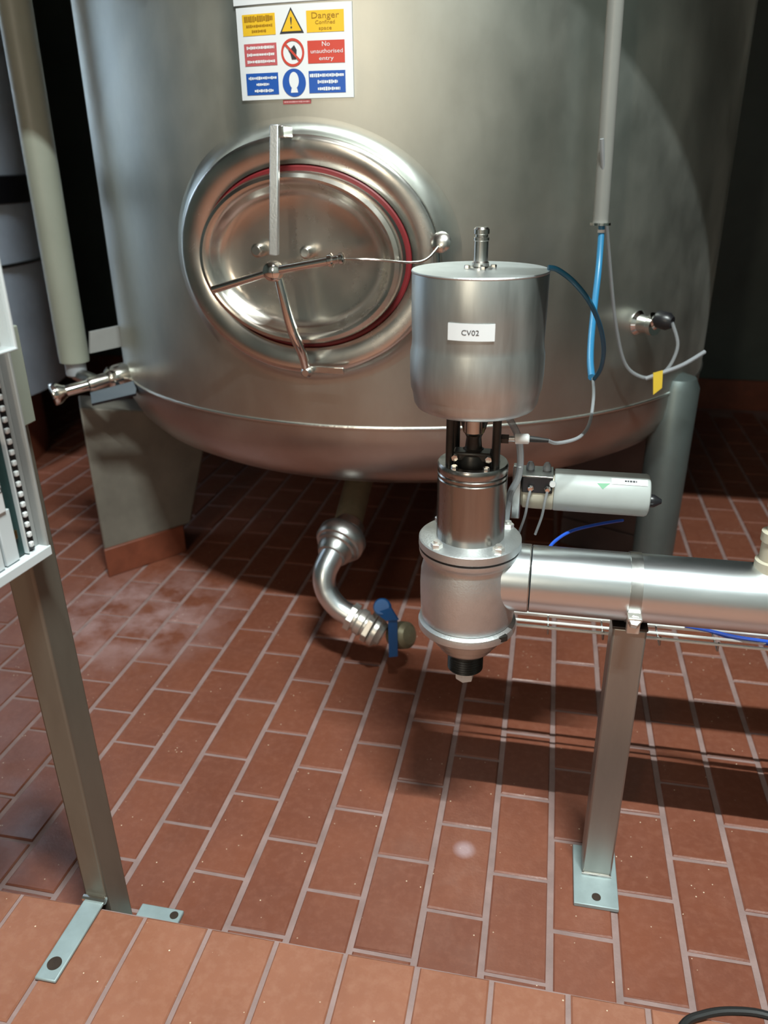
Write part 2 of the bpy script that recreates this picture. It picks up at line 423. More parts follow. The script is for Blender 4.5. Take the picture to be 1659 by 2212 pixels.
door = oval([(.232, .178, .008), (.236, .181, .018), (.238, .182, .032), (.234, .178, .042), (.225, .170, .046), (.216, .162, .044), (.208, .155, .036), (.199, .148, .025), (.188, .139, .0175), (.172, .126, .013), (.14, .104, .010), (.10, .074, .008), (.05, .037, .007), (.001, .001, .0065)]).build('manway_door', M['dome'], tank)
tag(door, 'dished polished oval door')
# boss bolts on the door
def dm_axis(u, v, w0, w1, r, mb=None, n=20):
    mb = mb or MB(); return mb.lathe([(r, 0), (r, (w1-w0)*.8), (r*.7, w1-w0)], DM(u, v, w0), n_, n)
dm_axis(-.095, .020, .008, .040, .015).build('door_boss', M['polish'], door, bevel=.001)
dm_axis(.020, .018, .006, .040, .014).build('door_boss', M['polish'], door, bevel=.001)
# bridge: flat upper bar, round lower bar
bw = .0095
MB().add([DM(-.012-bw, .268, .092), DM(-.012+bw, .268, .092), DM(-.020+bw, .020, .118), DM(-.020-bw, .020, .118),
          DM(-.012-bw, .268, .080), DM(-.012+bw, .268, .080), DM(-.020+bw, .020, .106), DM(-.020-bw, .020, .106)],
         [(0,1,2,3), (7,6,5,4), (0,4,5,1), (1,5,6,2), (2,6,7,3), (3,7,4,0)]).build('upper_clamp_bar', M['cast'], door, bevel=.002)
MB().box(DM(-.002, .255, .066), (.018, .05, .022), Matrix.Rotation(DC_T, 3, 'Z')).build('hinge_lug', M['polish'], door, bevel=.002)
MB().tube([DM(-.018, -.01, .108), DM(-.010, -.06, .104), DM(.004, -.14, .094), DM(.016, -.195, .075), DM(.018, -.235, .060)], lambda t: .0085+.003*math.sin(t*PI), 14).build('lower_clamp_arm', M['chrome'], door)
MB().lathe([(.011, 0), (.013, .004), (.013, .018), (.008, .024)], DM(.020, -.240, .048), n_, 16).build('clamp_bolt', M['polish'], door)
MB().box(DM(.062, -.236, .046), (.085, .006, .016), Matrix.Rotation(DC_T, 3, 'Z')).build('clamp_foot', M['polish'], door, bevel=.002)
hub = MB().lathe([(.017, 0), (.021, .005), (.022, .018), (.019, .030), (.010, .036)], DM(-.022, -.012, .100), n_, 28).build('hub', M['chrome'], door)
MB().cyl(DM(-.022, -.012, .05), DM(-.022, -.012, .102), .010, 20).build('hub_screw', M['polish'], door)
MB().tube([DM(-.040, -.017, .122), DM(-.165, -.054, .122)], .0085, 16, 1).build('handle_rod', M['chrome'], door)
MB().tube([DM(-.004, -.008, .122), DM(.105, .012, .122)], .0095, 16, 1).build('handle_rod', M['chrome'], door)
MB().lathe([(.010, 0), (.014, .003), (.014, .010), (.009, .013), (.009, .024), (.012, .027), (.012, .034), (.006, .037)], DM(.103, .012, .122), (DM(.2, .03, .122)-DM(.1, .012, .122)), 18).build('handle_knuckle', M['chrome'], door)
MB().tube([DM(.135, .017, .120), DM(.20, .016, .115), DM(.27, .010, .100), DM(.300, .014, .075), DM(.316, .035, .035)], .0024, 8).build('retaining_wire', M['chrome'], door)
MB().lathe([(.010, 0), (.010, .012), (.020, .016), (.022, .022), (.016, .028), (.006, .030)], DM(.318, .036, .0), n_*.9+z_*.3, 18).build('latch_boss', M['polish'], tank)

# sign on the shell -----------------------------------------------------------------
def patch(mb, u0, u1, v0, v1, w, mp, n=6, th=.0):
    vs = []; fs = []
    for i in range(n+1):
        u = u0+(u1-u0)*i/n
        vs += [mp(u, v0, w), mp(u, v1, w)]
    for i in range(n): fs.append((2*i, 2*i+2, 2*i+3, 2*i+1))
    if th:
        b = len(vs)
        for i in range(n+1):
            u = u0+(u1-u0)*i/n; vs += [mp(u, v0, w-th), mp(u, v1, w-th)]
        for i in range(n): fs.append((b+2*i+1, b+2*i+3, b+2*i+2, b+2*i))
        for i in range(n):
            fs.append((2*i, b+2*i, b+2*i+2, 2*i+2)); fs.append((2*i+1, 2*i+3, b+2*i+3, b+2*i+1))
        fs.append((0, 1, b+1, b)); fs.append((2*n, b+2*n, b+2*n+1, 2*n+1))
    return mb.add(vs, fs)
def poly(mb, pts, w, mp):
    mb.add([mp(u, v, w) for u, v in pts], [tuple(range(len(pts)))]); return mb
def text_into(mb, s, cu, cv, size, w, mp, width=None, bold=0, rot=0):
    cu_ = bpy.data.curves.new('t', 'FONT'); cu_.body = s; cu_.size = size; cu_.align_x = 'CENTER'; cu_.align_y = 'CENTER'; cu_.resolution_u = 3
    cu_.offset = bold
    o = bpy.data.objects.new('t', cu_); COL.objects.link(o); bpy.context.view_layer.update()
    me = bpy.data.meshes.new_from_object(o.evaluated_get(bpy.context.evaluated_depsgraph_get()))
    bpy.data.objects.remove(o); bpy.data.curves.remove(cu_)
    xs = [v.co.x for v in me.vertices]; k = 1
    if width and xs: k = width/(max(xs)-min(xs))
    ca, sa = math.cos(rot), math.sin(rot)
    mb.add([mp(cu+(v.co.x*k)*ca-v.co.y*sa, cv+(v.co.x*k)*sa+v.co.y*ca, w) for v in me.vertices], [tuple(p.vertices) for p in me.polygons])
    bpy.data.meshes.remove(me); return mb
def scribble(mb, u0, u1, v, h, w, mp):
    # a line of print too blurred to read: small uneven strokes
    u = u0
    while u < u1:
        d = random.uniform(.0022, .0042); hh = h*random.uniform(.55, 1)
        patch(mb, u, min(u+d, u1), v-hh/2, v+hh/2, w, mp, 1); u += d+random.uniform(.0005, .0012)
    return mb
s00 = tank_px(525, 216); s10 = tank_px(762, 208); s01 = tank_px(512, 12); s11 = tank_px(752, 8)
sw = .247; sh = .166; su0 = s00[0]+.001; sv0 = 1.416; tilt = .0
def SM(a, b, w=0):   # a,b 0..1 over the sheet
    return CM(su0+sw*a, sv0+sh*b, w)
def smp(u, v, w): return CM(su0+u, sv0+v, w)
sign = thing('safety_sign', CM(su0+sw/2, sv0, .002), 'white safety sign with yellow, red and blue panels fixed to the tank above the door', 'sign')
patch(MB(), 0, sw, 0, sh, .004, smp, 10, .003).build('sign_sheet', M['label'], sign)
cells = [('sy', .055, .355, .70, .925), ('sy', .625, .935, .70, .925), ('sr2', .055, .355, .375, .615), ('sr', .625, .935, .375, .615), ('sb', .055, .355, .055, .295), ('sb', .625, .935, .055, .295)]
for (c, a0, a1, b0, b1) in cells:
    patch(MB(), a0*sw, a1*sw, b0*sh, b1*sh, .0046, smp, 5).build('sign_panel', M[c], sign)
W5 = .0051
for (tx, a, b, sz, wd, mm) in (('Danger', .78, .87, .0150, .056, 'syd'), ('Confined', .78, .80, .009, .040, 'syd'), ('space', .78, .74, .009, .026, 'syd'),
        ('No', .78, .575, .012, .016, 'label'), ('unauthorised', .785, .50, .0105, .066, 'label'), ('entry', .78, .425, .0105, .030, 'label')):
    text_into(MB(), tx, a*sw, b*sh, sz, W5, smp, wd).build('lettering', M[mm], sign)
for (a, b, v, hh, mm) in ((.075, .335, .875, .011, 'syd'), (.09, .33, .80, .005, 'syd'), (.14, .27, .745, .005, 'syd'), (.08, .335, .57, .006, 'label'), (.08, .335, .495, .006, 'label'),
        (.08, .335, .42, .006, 'label'), (.635, .925, .245, .007, 'label'), (.70, .87, .175, .007, 'label'), (.70, .89, .10, .007, 'label'), (.08, .34, .24, .006, 'label'),
        (.15, .27, .17, .006, 'label'), (.13, .31, .10, .006, 'label')):
    scribble(MB(), a*sw, b*sw, v*sh, hh, W5, smp).build('print_line', M[mm], sign)
# warning triangle, prohibition ring with hand, blue respirator disc
cx = .495*sw
tri = lambda k, dy=0: [(cx-.026*k, .815*sh-.019*k+dy), (cx+.026*k, .815*sh-.019*k+dy), (cx, .815*sh+.026*k+dy)]
poly(MB(), tri(1.0), .0046, smp).build('warning_triangle', M['ink'], sign)
poly(MB(), tri(.80), .0050, smp).build('triangle_field', M['sy'], sign)
text_into(MB(), '!', cx, .805*sh, .028, .0054, smp).build('exclamation_mark', M['ink'], sign)
def ringpts(cx, cy, r, n=40): return [(cx+r*math.cos(2*PI*i/n), cy+r*math.sin(2*PI*i/n)) for i in range(n)]
def ring2d(mb, cx, cy, r0, r1, w, mp, n=40):
    A = [mp(u, v, w) for u, v in ringpts(cx, cy, r0, n)]; B = [mp(u, v, w) for u, v in ringpts(cx, cy, r1, n)]
    return mb.add(A+B, [(i, (i+1) % n, n+(i+1) % n, n+i) for i in range(n)])
q = MB(); ring2d(q, cx, .50*sh, .0205, .025, .0050, smp)
d = .7071
poly(q, [(cx-.021*d-.0015, .50*sh+.021*d-.0015), (cx-.021*d+.0015, .50*sh+.021*d+.0015), (cx+.021*d+.0015, .50*sh-.021*d+.0015), (cx+.021*d-.0015, .50*sh-.021*d-.0015)], .0054, smp)
q.build('prohibition_ring', M['sr'], sign)
q = MB(); poly(q, [(cx-.002, .50*sh-.012), (cx+.007, .50*sh-.012), (cx+.009, .50*sh+.004), (cx+.004, .50*sh+.013), (cx-.003, .50*sh+.007), (cx-.009, .50*sh+.004), (cx-.005, .50*sh-.002)], .0050, smp)
q.build('hand_symbol', M['ink'], sign)
poly(MB(), ringpts(cx, .175*sh, .0255), .0048, smp).build('mandatory_disc', M['sb'], sign)
q = MB(); poly(q, [(cx+.0105*math.cos(2*PI*i/24), .175*sh+.004+.0155*math.sin(2*PI*i/24)) for i in range(24)], .0052, smp)
poly(q, [(cx-.008, .175*sh-.018), (cx+.008, .175*sh-.018), (cx+.006, .175*sh-.010), (cx-.006, .175*sh-.010)], .0052, smp)
q.build('head_symbol', M['label'], sign)
sg2 = thing('notice_sheet', CM(su0+sw/2, sv0+sh+.005, .002), 'blank white sheet partly in view above the safety sign', 'sign')
patch(MB(), -.004, sw+.002, sh+.004, sh+.15, .005, smp, 8, .003).build('notice_sheet', M['label'], sg2)
st = thing('red_sticker', CM(su0+.12, sv0-.006, .002), 'small faded red sticker on the tank just under the safety sign', 'sticker')
q0 = tank_px(612, 216)[0]-su0; q1 = tank_px(672, 216)[0]-su0
patch(MB(), q0, q1, -.0095, -.0015, .002, smp, 3, .001).build('sticker_sheet', M['sticker'], st)
scribble(MB(), q0+.003, q1-.003, -.0055, .003, .0024, smp).build('sticker_print', M['stickertxt'], st)

# temperature probe on the right of the shell
pu, pv = tank_px(1378, 697)
pd = Vector((.90, -.30, -.05)).normalized()
P0 = CM(pu, pv, -.01)
probe = thing('tank_probe', P0, 'steel and black probe plug sticking out low on the right side of the tank', 'probe')
MB().lathe([(.030, 0), (.030, .012), (.022, .02), (.020, .045), (.024, .05), (.024, .062)], P0, (math.sin(pu/TR), -math.cos(pu/TR), 0), 24).build('boss', M['chrome'], probe)
P1 = P0+Vector((math.sin(pu/TR), -math.cos(pu/TR), 0))*.045
q1_ = at(1418, 688, P1.y-.01); q2_ = at(1452, 697, P1.y-.03)
MB().cyl(P1, q1_, .019, 20).build('sleeve', M['chrome'], probe)
MB().lathe([(.019, 0), (.021, .006), (.021, (q2_-q1_).length*.75), (.014, (q2_-q1_).length)], q1_, q2_-q1_, 20).build('plug', M['black'], probe)
cpts = [q2_, at(1464, 745, P1.y-.03), at(1447, 790, P1.y-.03), at(1420, 812, P1.y-.03), at(1385, 814, P1.y-.04), at(1350, 785, P1.y-.06), at(1330, 700, P1.y-.10), at(1316, 560, P1.y-.16), at(1306, 430, P1.y-.22), at(1300, 300, P1.y-.26)]
tag(MB().tube(cpts, .0042, 8).build('probe_cable', M['clear']), 'thin translucent cable looping down from the probe plug on the tank', 'cable')
# cable / rod leaving to the right, yellow tag
rp = [at(1395, 818, P1.y-.045), at(1428, 806, P1.y-.045), at(1475, 788, P1.y-.02), at(1522, 760, P1.y+.02)]
tag(MB().tube(rp, .0050, 8).build('grey_rod', M['cable']), 'short pale grey cable end sticking out right behind the yellow tag', 'cable')
def flat_quad(pts, th, name, m, parent=None):
    P = [Vector(p) for p in pts]; nn = (P[1]-P[0]).cross(P[2]-P[0]).normalized()*th
    return MB().add(P+[p+nn for p in P], [(0,1,2,3), (7,6,5,4), (0,4,5,1), (1,5,6,2), (2,6,7,3), (3,7,4,0)]).build(name, m, parent)
ty = P1.y-.065
tag(flat_quad([at(1411, 806, ty), at(1432, 800, ty), at(1430, 838, ty), at(1411, 853, ty)], .002, 'yellow_tag', M['yellow']), 'small yellow tag tied to the thin cable at the right of the tank rim', 'tag')

# plinths under the tank
def plinth(name, a, b, th, z0, z1, topext, label, cat='plinth', back=None, mt='pierpaint', ms='skirt', z1b=None):
    # wall from a to b (ground), thickness th to the far side; top edge leans outward past b by topext
    a = Vector((*a, 0)); b = Vector((*b, 0)); d = (b-a).normalized(); nn = Vector((-d.y, d.x, 0))
    if nn.y < 0: nn = -nn
    if back: nn = Vector((*back, 0)).normalized()
    t = thing(name, a, label, cat)
    Z = Vector((0, 0, 1)); hs = .105
    def wedge(za, zb, ea, eb, off):
        vs = []
        for (zz, e) in ((za, ea), (zb, eb)):
            A = a-d*off-nn*off; B = b+d*(e+off)-nn*off
            zB = z1b if (z1b and zz == z1) else zz
            vs += [A+Z*zz, B+Z*zB, B+nn*(th+2*off)+Z*zB, A+nn*(th+2*off)+Z*zz]
        return MB().add(vs, [(0,1,2,3), (7,6,5,4), (0,4,5,1), (1,5,6,2), (2,6,7,3), (3,7,4,0)])
    e_at = lambda z: topext*z/z1
    wedge(z0, z1, e_at(z0), topext, 0).build('wall_block', M[mt], t, bevel=.006)
    L = (b-a).length; n = 1
    for i in range(n):
        aa = a+d*(L*i/n); bb_ = a+d*(L*(i+1)/n-.004)
        vs = []
        for zz in (0, hs):
            A = aa-nn*.010; B = bb_-nn*.010
            vs += [A+Z*zz, B+Z*zz, B+nn*(th+.02)+Z*zz, A+nn*(th+.02)+Z*zz]
        MB().add(vs, [(0,1,2,3), (7,6,5,4), (0,4,5,1), (1,5,6,2), (2,6,7,3), (3,7,4,0)]).build('skirting_tile', M[ms], t, bevel=.003)
    return t
plinth('tank_plinth', (-1.417, 2.146), (-1.235, 2.382), .16, .10, .60, .15, 'beige painted plinth with red tile skirting under the left side of the tank', back=(-.54, .84), z1b=.485)
plinth('tank_plinth', (.385, 2.56), (.10, 2.70), .16, .10, .53, 0, 'dark painted plinth under the right side of the tank behind the pipe', mt='mauve', ms='mauve', z1b=.45)
MB().lathe([(.058, 0), (.062, .715), (.05, .742), (.02, .752)], (.362, 2.262, 0), n=48).build('leg', M['legsteel'], tank)

# ---------------------------------------------------------------- tank outlet and drain valve
Y1 = 2.16
pN = at(783, 1010, Y1+.02); pA = at(779, 1090, Y1-.08); pU = at(747, 1150, 1.93); pU2 = at(722, 1192, 1.86)
out = thing('tank_outlet', pN, 'bent steel outlet pipe with a round union hanging below the tank', 'pipe')
MB().lathe([(.085, 0), (.045, .07)], pN+Vector((0, 0, .055)), pA-pN, 32).build('flared_neck', M['olive'], out)
MB().cyl(pN, pU, .041, 32).build('outlet_pipe', M['olive'], out)
axu = (pU2-pU).normalized()
MB().lathe([(.044, -.03), (.046, 0), (.064, .010), (.069, .018), (.069, .046), (.064, .054), (.058, .056), (.056, .066), (.050, .070), (.048, .082), (.040, .095)], pU, axu, 40).build('union', M['satin'], out)
e0 = pU+axu*.09
pe = [e0, at(702, 1235, 1.82), at(704, 1275, 1.80), at(728, 1310, 1.79), at(757, 1330, 1.785)]
MB().tube([e0-axu*.01]+pe[1:], lambda t: .036-.006*min(t*2, 1), 20, 8).build('elbow', M['pipe'], out)
dv = thing('drain_valve', at(790, 1350, 1.78), 'small brass-toned drain valve with blue lever at the end of the tank outlet', 'valve')
a0 = at(752, 1327, 1.786); a1 = at(862, 1392, 1.760); ax = (a1-a0).normalized()
LL = (a1-a0).length
MB().lathe([(.040, .004), (.040, .022)], a0, ax, 6).build('hex_nut', M['boltsteel'], dv, bevel=.0015)
MB().lathe([(.030, 0), (.030, .028), (.037, .034), (.037, .050), (.031, .054), (.031, .062)], a0, ax, 32).build('valve_body', M['boltsteel'], dv)
MB().lathe([(.045, .060), (.045, .076)], a0, ax, 6, ph=.3).build('hex_nut', M['boltsteel'], dv, bevel=.0015)
MB().lathe([(.039, .079), (.044, .083), (.044, .094), (.034, .102), (.031, .11)], a0, ax, 32).build('valve_ring', M['boltsteel'], dv)
cp0 = at(850, 1372, 1.80); cp1 = at(893, 1372, 1.765)
MB().lathe([(.030, 0), (.034, .006), (.038, .03), (.036, .052), (.025, .062), (0, .065)], cp0, cp1-cp0, 32).build('end_cap', M['olive'], dv)
hb = at(826, 1312, 1.765)
MB().lathe([(.022, -.012), (.024, -.006), (.024, .006), (.020, .012)], hb, (0, -.8, .6), 24).build('lever_boss', M['bluepaint'], dv)
MB().cyl(hb+Vector((-.004, .03, -.03)), hb, .010, 14).build('lever_stem', M['polish'], dv)
flat_quad([at(812, 1322, 1.757), at(836, 1340, 1.747), at(862, 1338, 1.745), at(846, 1312, 1.752)], .008, 'lever_neck', M['bluepaint'], dv)
flat = [at(838, 1330, 1.745), at(858, 1334, 1.745), at(859, 1418, 1.735), at(840, 1420, 1.735)]
flat_quad(flat, .006, 'lever_arm', M['bluepaint'], dv)

# ---------------------------------------------------------------- control valve
VX, VY = -.104, 1.215
cv = thing('control_valve', (VX, VY, .41), 'tall stainless control valve with a drum actuator on top and label CV02', 'valve')
O = (VX, VY, 0)
MB().lathe([(.101, 1.1475), (.1015, 1.146), (.1015, 1.085), (.1005, 1.05), (.1010, 1.040), (.1035, 1.028), (.1035, .995), (.102, .975), (.099, .967), (.0985, .962), (.097, .952), (.093, .945), (.087, .942)][::-1], O, n=96).build('actuator_drum', M['actuator'], cv, ang=50)
MB().lathe([(.1015, 1.1472), (.1022, 1.149), (.1012, 1.1505), (.06, 1.1508), (.0, 1.1508)], O, n=96).build('drum_lid', M['cast'], cv)
st_ = MB().lathe([(.0185, 1.1508), (.0185, 1.1535), (.0125, 1.155), (.0125, 1.160), (.0105, 1.162), (.0105, 1.190), (.0115, 1.191), (.0115, 1.195), (.0095, 1.196), (.0095, 1.199), (.0115, 1.200), (.0115, 1.206), (.009, 1.209), (.004, 1.2095)], O, n=32).build('position_stem', M['polish'], cv)
for a in (0.3, 1.87, 3.44, 5.01):
    c = Vector((VX+.020*math.cos(a), VY+.020*math.sin(a), 1.1515))
    MB().hexa(c, (0, 0, 1), .0045, .005).build('lid_screw', M['polish'], cv)
# label CV02 on the drum
AM = cylmap(.1020, Vector((VX, VY, 0)))
lb = MB(); patch(lb, -.0345, .0325, 1.0650, 1.0890, .0012, AM, 8, .0008); lo = lb.build('name_label', M['label'], cv); tag(lo, 'white label reading CV02')
text_into(MB(), 'CV02', -.002, 1.0765, .0105, .0016, AM, .0245).build('label_text', M['ink'], lo)
# yoke
for (dx, dy) in ((-.036, -.022), (.038, -.020), (-.032, .030), (.034, .030)):
    MB().cyl((VX+dx, VY+dy, .842), (VX+dx, VY+dy, .946), .0065, 14).build('yoke_rod', M['dark'], cv)
MB().lathe([(.022, .944), (.024, .925), (.019, .905), (.012, .890), (.014, .872), (.026, .864), (.030, .852), (.030, .840)][::-1], O, n=32).build('stem_coupling', M['dark'], cv)
MB().lathe([(.019, .900), (.017, .890), (.010, .884)][::-1], (VX, VY-.004, .010), n=24).build('bronze_bush', M['bronze'], cv)
MB().lathe([(.0145, .946), (.0145, .903), (.010, .899)][::-1], (VX, VY-.014, 0), n=24).build('stem_sleeve', M['polish'], cv)
MB().box((VX, VY-.008, .862), (.062, .03, .016)).build('clamp_block', M['dark'], cv, bevel=.003)
for dx in (-.027, .027):
    MB().hexa((VX+dx, VY-.024, .862), (0, -1, 0), .006, .006).build('clamp_screw', M['polish'], cv)
# lantern cylinder
MB().lathe([(.0575, .692), (.0575, .822), (.0560, .824), (.0575, .826), (.0575, .830), (.0560, .832), (.0580, .835), (.0580, .846), (.0560, .849), (.044, .849), (.042, .842), (.0, .842)], O, n=72).build('lantern', M['lantern'], cv)
for a in (-2.1, -1.05, .9, 2.3):
    MB().hexa((VX+.050*math.cos(a), VY+.050*math.sin(a), .849), (0, 0, 1), .0055, .006).build('lantern_screw', M['polish'], cv)
# bonnet flange, gasket, body
MB().lathe([(.0575, .716), (.062, .714), (.0835, .714), (.0870, .712), (.0875, .700), (.086, .698), (.02, .698)][::-1], O, n=80).build('bonnet_flange', M['cast'], cv)
MB().lathe([(.0862, .695), (.0862, .698)], O, n=64).build('flange_gasket', M['rubber'], cv)
for a in (-2.30, -.80, .6, 2.45):
    c = Vector((VX+.0745*math.cos(a), VY+.0745*math.sin(a), .714))
    b_ = MB().hexa(c, (0, 0, 1), .0100, .0080); b_.lathe([(.0055, .0078), (.0055, .012)], c, (0, 0, 1), 12); b_.build('flange_bolt', M['boltsteel'], cv)
MB().lathe([(.05, .545), (.074, .552), (.0805, .560), (.0825, .575), (.0838, .600), (.0842, .625), (.0830, .650), (.0785, .668), (.0775, .676), (.0815, .682), (.0855, .685), (.0865, .688), (.0865, .6945), (.05, .695)], O, n=80).build('valve_body', M['cast'], cv, ang=60)
MB().lathe([(.03, .528), (.064, .529), (.076, .533), (.0840, .537), (.0868, .540), (.0872, .548), (.0858, .553), (.078, .558), (.05, .559)], O, n=80).build('lower_flange', M['cast'], cv)
MB().lathe([(.03, .506), (.056, .507), (.060, .510), (.060, .518), (.066, .521), (.066, .530), (.05, .531)], O, n=64).build('lower_collar', M['satin'], cv)
MB().lathe([(.02, .490), (.046, .491), (.050, .496), (.050, .506), (.02, .508)], O, n=48).build('lock_ring', M['satin'], cv)
thr = [(.015, .446)]
for i in range(9): thr += [(.0325, .447+i*.0050), (.0305, .4495+i*.0050)]
thr += [(.0335, .493), (.015, .494)]
MB().lathe(thr, O, n=40).build('threaded_neck', M['dark'], cv)
MB().lathe([(.0105, .417), (.0165, .420), (.0175, .424), (.0175, .437), (.012, .439), (.012, .448)], O, n=6, ph=.4).build('drain_nut', M['white'], cv)
MB().box((VX+.062, VY-.048, .548), (.020, .02, .012), Matrix.Rotation(.6, 3, 'Z')).build('body_clamp', M['dark'], cv, bevel=.002)
# sensor plug to the right of the yoke
sp = at(1092, 948, VY-.005); sq = at(1112, 948, VY-.005); sr_ = at(1144, 948, VY-.005)
sen = thing('position_sensor', sp, 'small sensor plug with a white collar beside the valve yoke', 'sensor')
MB().cyl((VX+.042, VY-.005, sp.z), sq, .0045, 14).build('sensor_stem', M['satin'], sen)
MB().lathe([(.008, 0), (.008, .012)], (VX+.044, VY-.005, sp.z), (1, 0, 0), 6).build('lock_nut', M['dark'], sen)
MB().lathe([(.0055, 0), (.0082, .001), (.0082, (sr_-sq).length-.002), (.0055, (sr_-sq).length)], sq, sr_-sq, 24).build('white_collar', M['white'], sen)
MB().lathe([(.0052, 0), (.0045, .012), (.0030, .030)], sr_, (1, 0, -.04), 16).build('boot', M['rubber'], sen)

# hoses between conduit, actuator and sensor
YC = 1.33
tag(MB().tube([sr_+Vector((.028, 0, -.001)), at(1205, 957, 1.24), at(1250, 945, 1.27), at(1273, 915, 1.33), at(1282, 860, 1.42), at(1281, 818, 1.50)], .0030, 8).build('sensor_lead', M['clear']),
    'thin translucent lead running from the white sensor plug up to the hose loop', 'cable')
tag(MB().tube([at(1300, 478, 1.80), at(1299, 500, 1.80), at(1293, 580, 1.77), at(1284, 660, 1.71), at(1277, 730, 1.63), at(1275, 780, 1.56), at(1278, 815, 1.50)], .0068, 12).build('light_blue_hose', M['bluehose']),
    'light blue air hose hanging straight down from the grey conduit', 'hose')
tag(MB().tube([at(1184, 578, 1.215), at(1205, 583, 1.22), at(1240, 610, 1.23), at(1275, 655, 1.27), at(1296, 705, 1.33), at(1304, 755, 1.40), at(1298, 795, 1.46), at(1284, 818, 1.49)], .0040, 12).build('teal_hose', M['teal']),
    'dark teal air hose arching from the actuator lid to the hose loop', 'hose')
cb = at(1297, 482, 1.80); ct = Vector((cb.x-.006, cb.y, 2.1))
ctop = at(1330, 0, 1.80); dirc = (ctop-cb).normalized()
cdt = thing('conduit_drop', cb, 'thin grey vertical conduit in front of the tank at the upper right', 'conduit')
MB().cyl(cb, cb+dirc*1.2, .0160, 24).build('conduit_tube', M['conduit'], cdt)
MB().lathe([(.008, -.004), (.0215, -.004), (.0215, .001), (.016, .002)], cb, dirc, 24).build('end_collar', M['chrome'], cdt)
MB().cyl(at(1299, 499, 1.80)+Vector((0, 0, .003)), at(1299, 499, 1.80)-Vector((0, 0, .003)), .0078, 16).build('hose_ring', M['white'], cdt)

# ---------------------------------------------------------------- main pipe, clamp, post
PZ, PR = .641, .0578
pip = thing('process_pipe', (.5, VY, PZ), 'thick horizontal stainless pipe leading right from the control valve', 'pipe')
MB().lathe([(PR-.004, 0), (PR, .002), (PR, 1.9), (PR-.004, 1.902)], (VX+.105, VY, PZ), (1, 0, 0), 64).build('pipe_run', M['pipe'], pip)
MB().lathe([(PR+.001, .040), (PR+.001, .103)], (VX, VY, PZ), (1, 0, 0), 64).build('pipe_stub', M['pipe'], pip)
MB().torus((VX+.104, VY, PZ), (1, 0, 0), PR, .0009, 64, 8).build('weld_ring', M['weld'], pip)
CXp = at(1378, 1270, VY-PR).x
clp = thing('pipe_clamp', (CXp, VY, PZ), 'narrow steel strap clamp with a bolt holding the pipe on the post', 'clamp')
MB().lathe([(PR, -.0095), (PR+.002, -.0095), (PR+.002, .0095), (PR, .0095)], (CXp, VY, PZ), (1, 0, 0), 64).build('strap', M['satin'], clp)
cb1 = Vector((CXp, VY-PR-.006, PZ-.026))
MB().box(cb1+Vector((0, .002, -.012)), (.021, .014, .024)).build('strap_ear', M['boltsteel'], clp, bevel=.002)
MB().box(cb1+Vector((0, -.001, .006)), (.023, .022, .008)).build('strap_ear', M['boltsteel'], clp, bevel=.002)
MB().hexa(cb1+Vector((0, -.004, -.003)), (0, -.6, .8), .0105, .012).build('bolt', M['boltsteel'], clp, bevel=.0008)
# right post
pxm = .5*(at(1322, 1345, 1.184).x+at(1390, 1345, 1.184).x); PW = .056
pbx = .5*(flo(1262, 1895).x+flo(1325, 1905).x)
PXc = .5*(pxm+pbx)
post = thing('pipe_post', (PXc, 1.212, 0), 'square steel post under the right part of the pipe with a bolted foot', 'post')
MB().box((PXc, 1.212, .2915), (PW, PW, .571)).build('post_tube', M['box'], post, bevel=.004)
MB().box((PXc, 1.212, .5785), (PW+.002, PW+.004, .005)).build('post_cap', M['dark'], post, bevel=.001)
fp0 = flo(1240, 1958); fp1 = flo(1335, 1972)
pc = Vector(((fp0.x+fp1.x)/2, (1.112+1.255)/2, .0045))
MB().box(pc, (.083, .143, .009)).build('foot_plate', M['plate'], post, bevel=.0015)
MB().tube([(PXc-PW/2, 1.212-PW/2-.001, .010), (PXc+PW/2, 1.212-PW/2-.001, .010)], .003, 8, 1).build('foot_weld', M['chrome'], post)
hc = flo(1288, 1938, .009)
MB().lathe([(.0085, 0), (.0085, .0012), (.002, .0016)], (hc.x, hc.y, .009), (0, 0, 1), 24).build('bolt_hole', M['rust'], post)
# stub fitting at the far right on the pipe
sx = at(1668, 1200, VY).x
stub = thing('pipe_fitting', (sx, VY, PZ+PR), 'upright threaded fitting on the pipe at the right edge, cut off by the frame', 'fitting')
MB().lathe([(.024, -.006), (.024, .012), (.019, .014), (.019, .045), (.022, .047), (.022, .062), (.015, .064), (.015, .10), (.021, .103), (.021, .125), (.014, .128)], (sx, VY, PZ+PR), (0, 0, 1), 32).build('fitting_body', M['cream'], stub)

# pipe just above the view; its shadow is the farther dark band on the floor
ohp = thing('overhead_pipe', (.02, 1.015, 1.522), 'horizontal steel pipe hung just above the view over the valve', 'pipe')
MB().lathe([(.02, 0), (.032, .001), (.032, XR-.02-.03)], (.02, 1.015, 1.522), (1, 0, 0), 32).build('pipe_run', M['satin'], ohp)
for xx in (.75, 2.3):
    MB().cyl((xx, 1.015, 1.55), (xx, 1.015, CEIL), .004, 8).build('hanger_rod', M['satin'], ohp)
    MB().lathe([(.032, -.012), (.035, -.012), (.035, .012), (.032, .012)], (xx, 1.015, 1.522), (1, 0, 0), 32).build('hanger_ring', M['satin'], ohp)

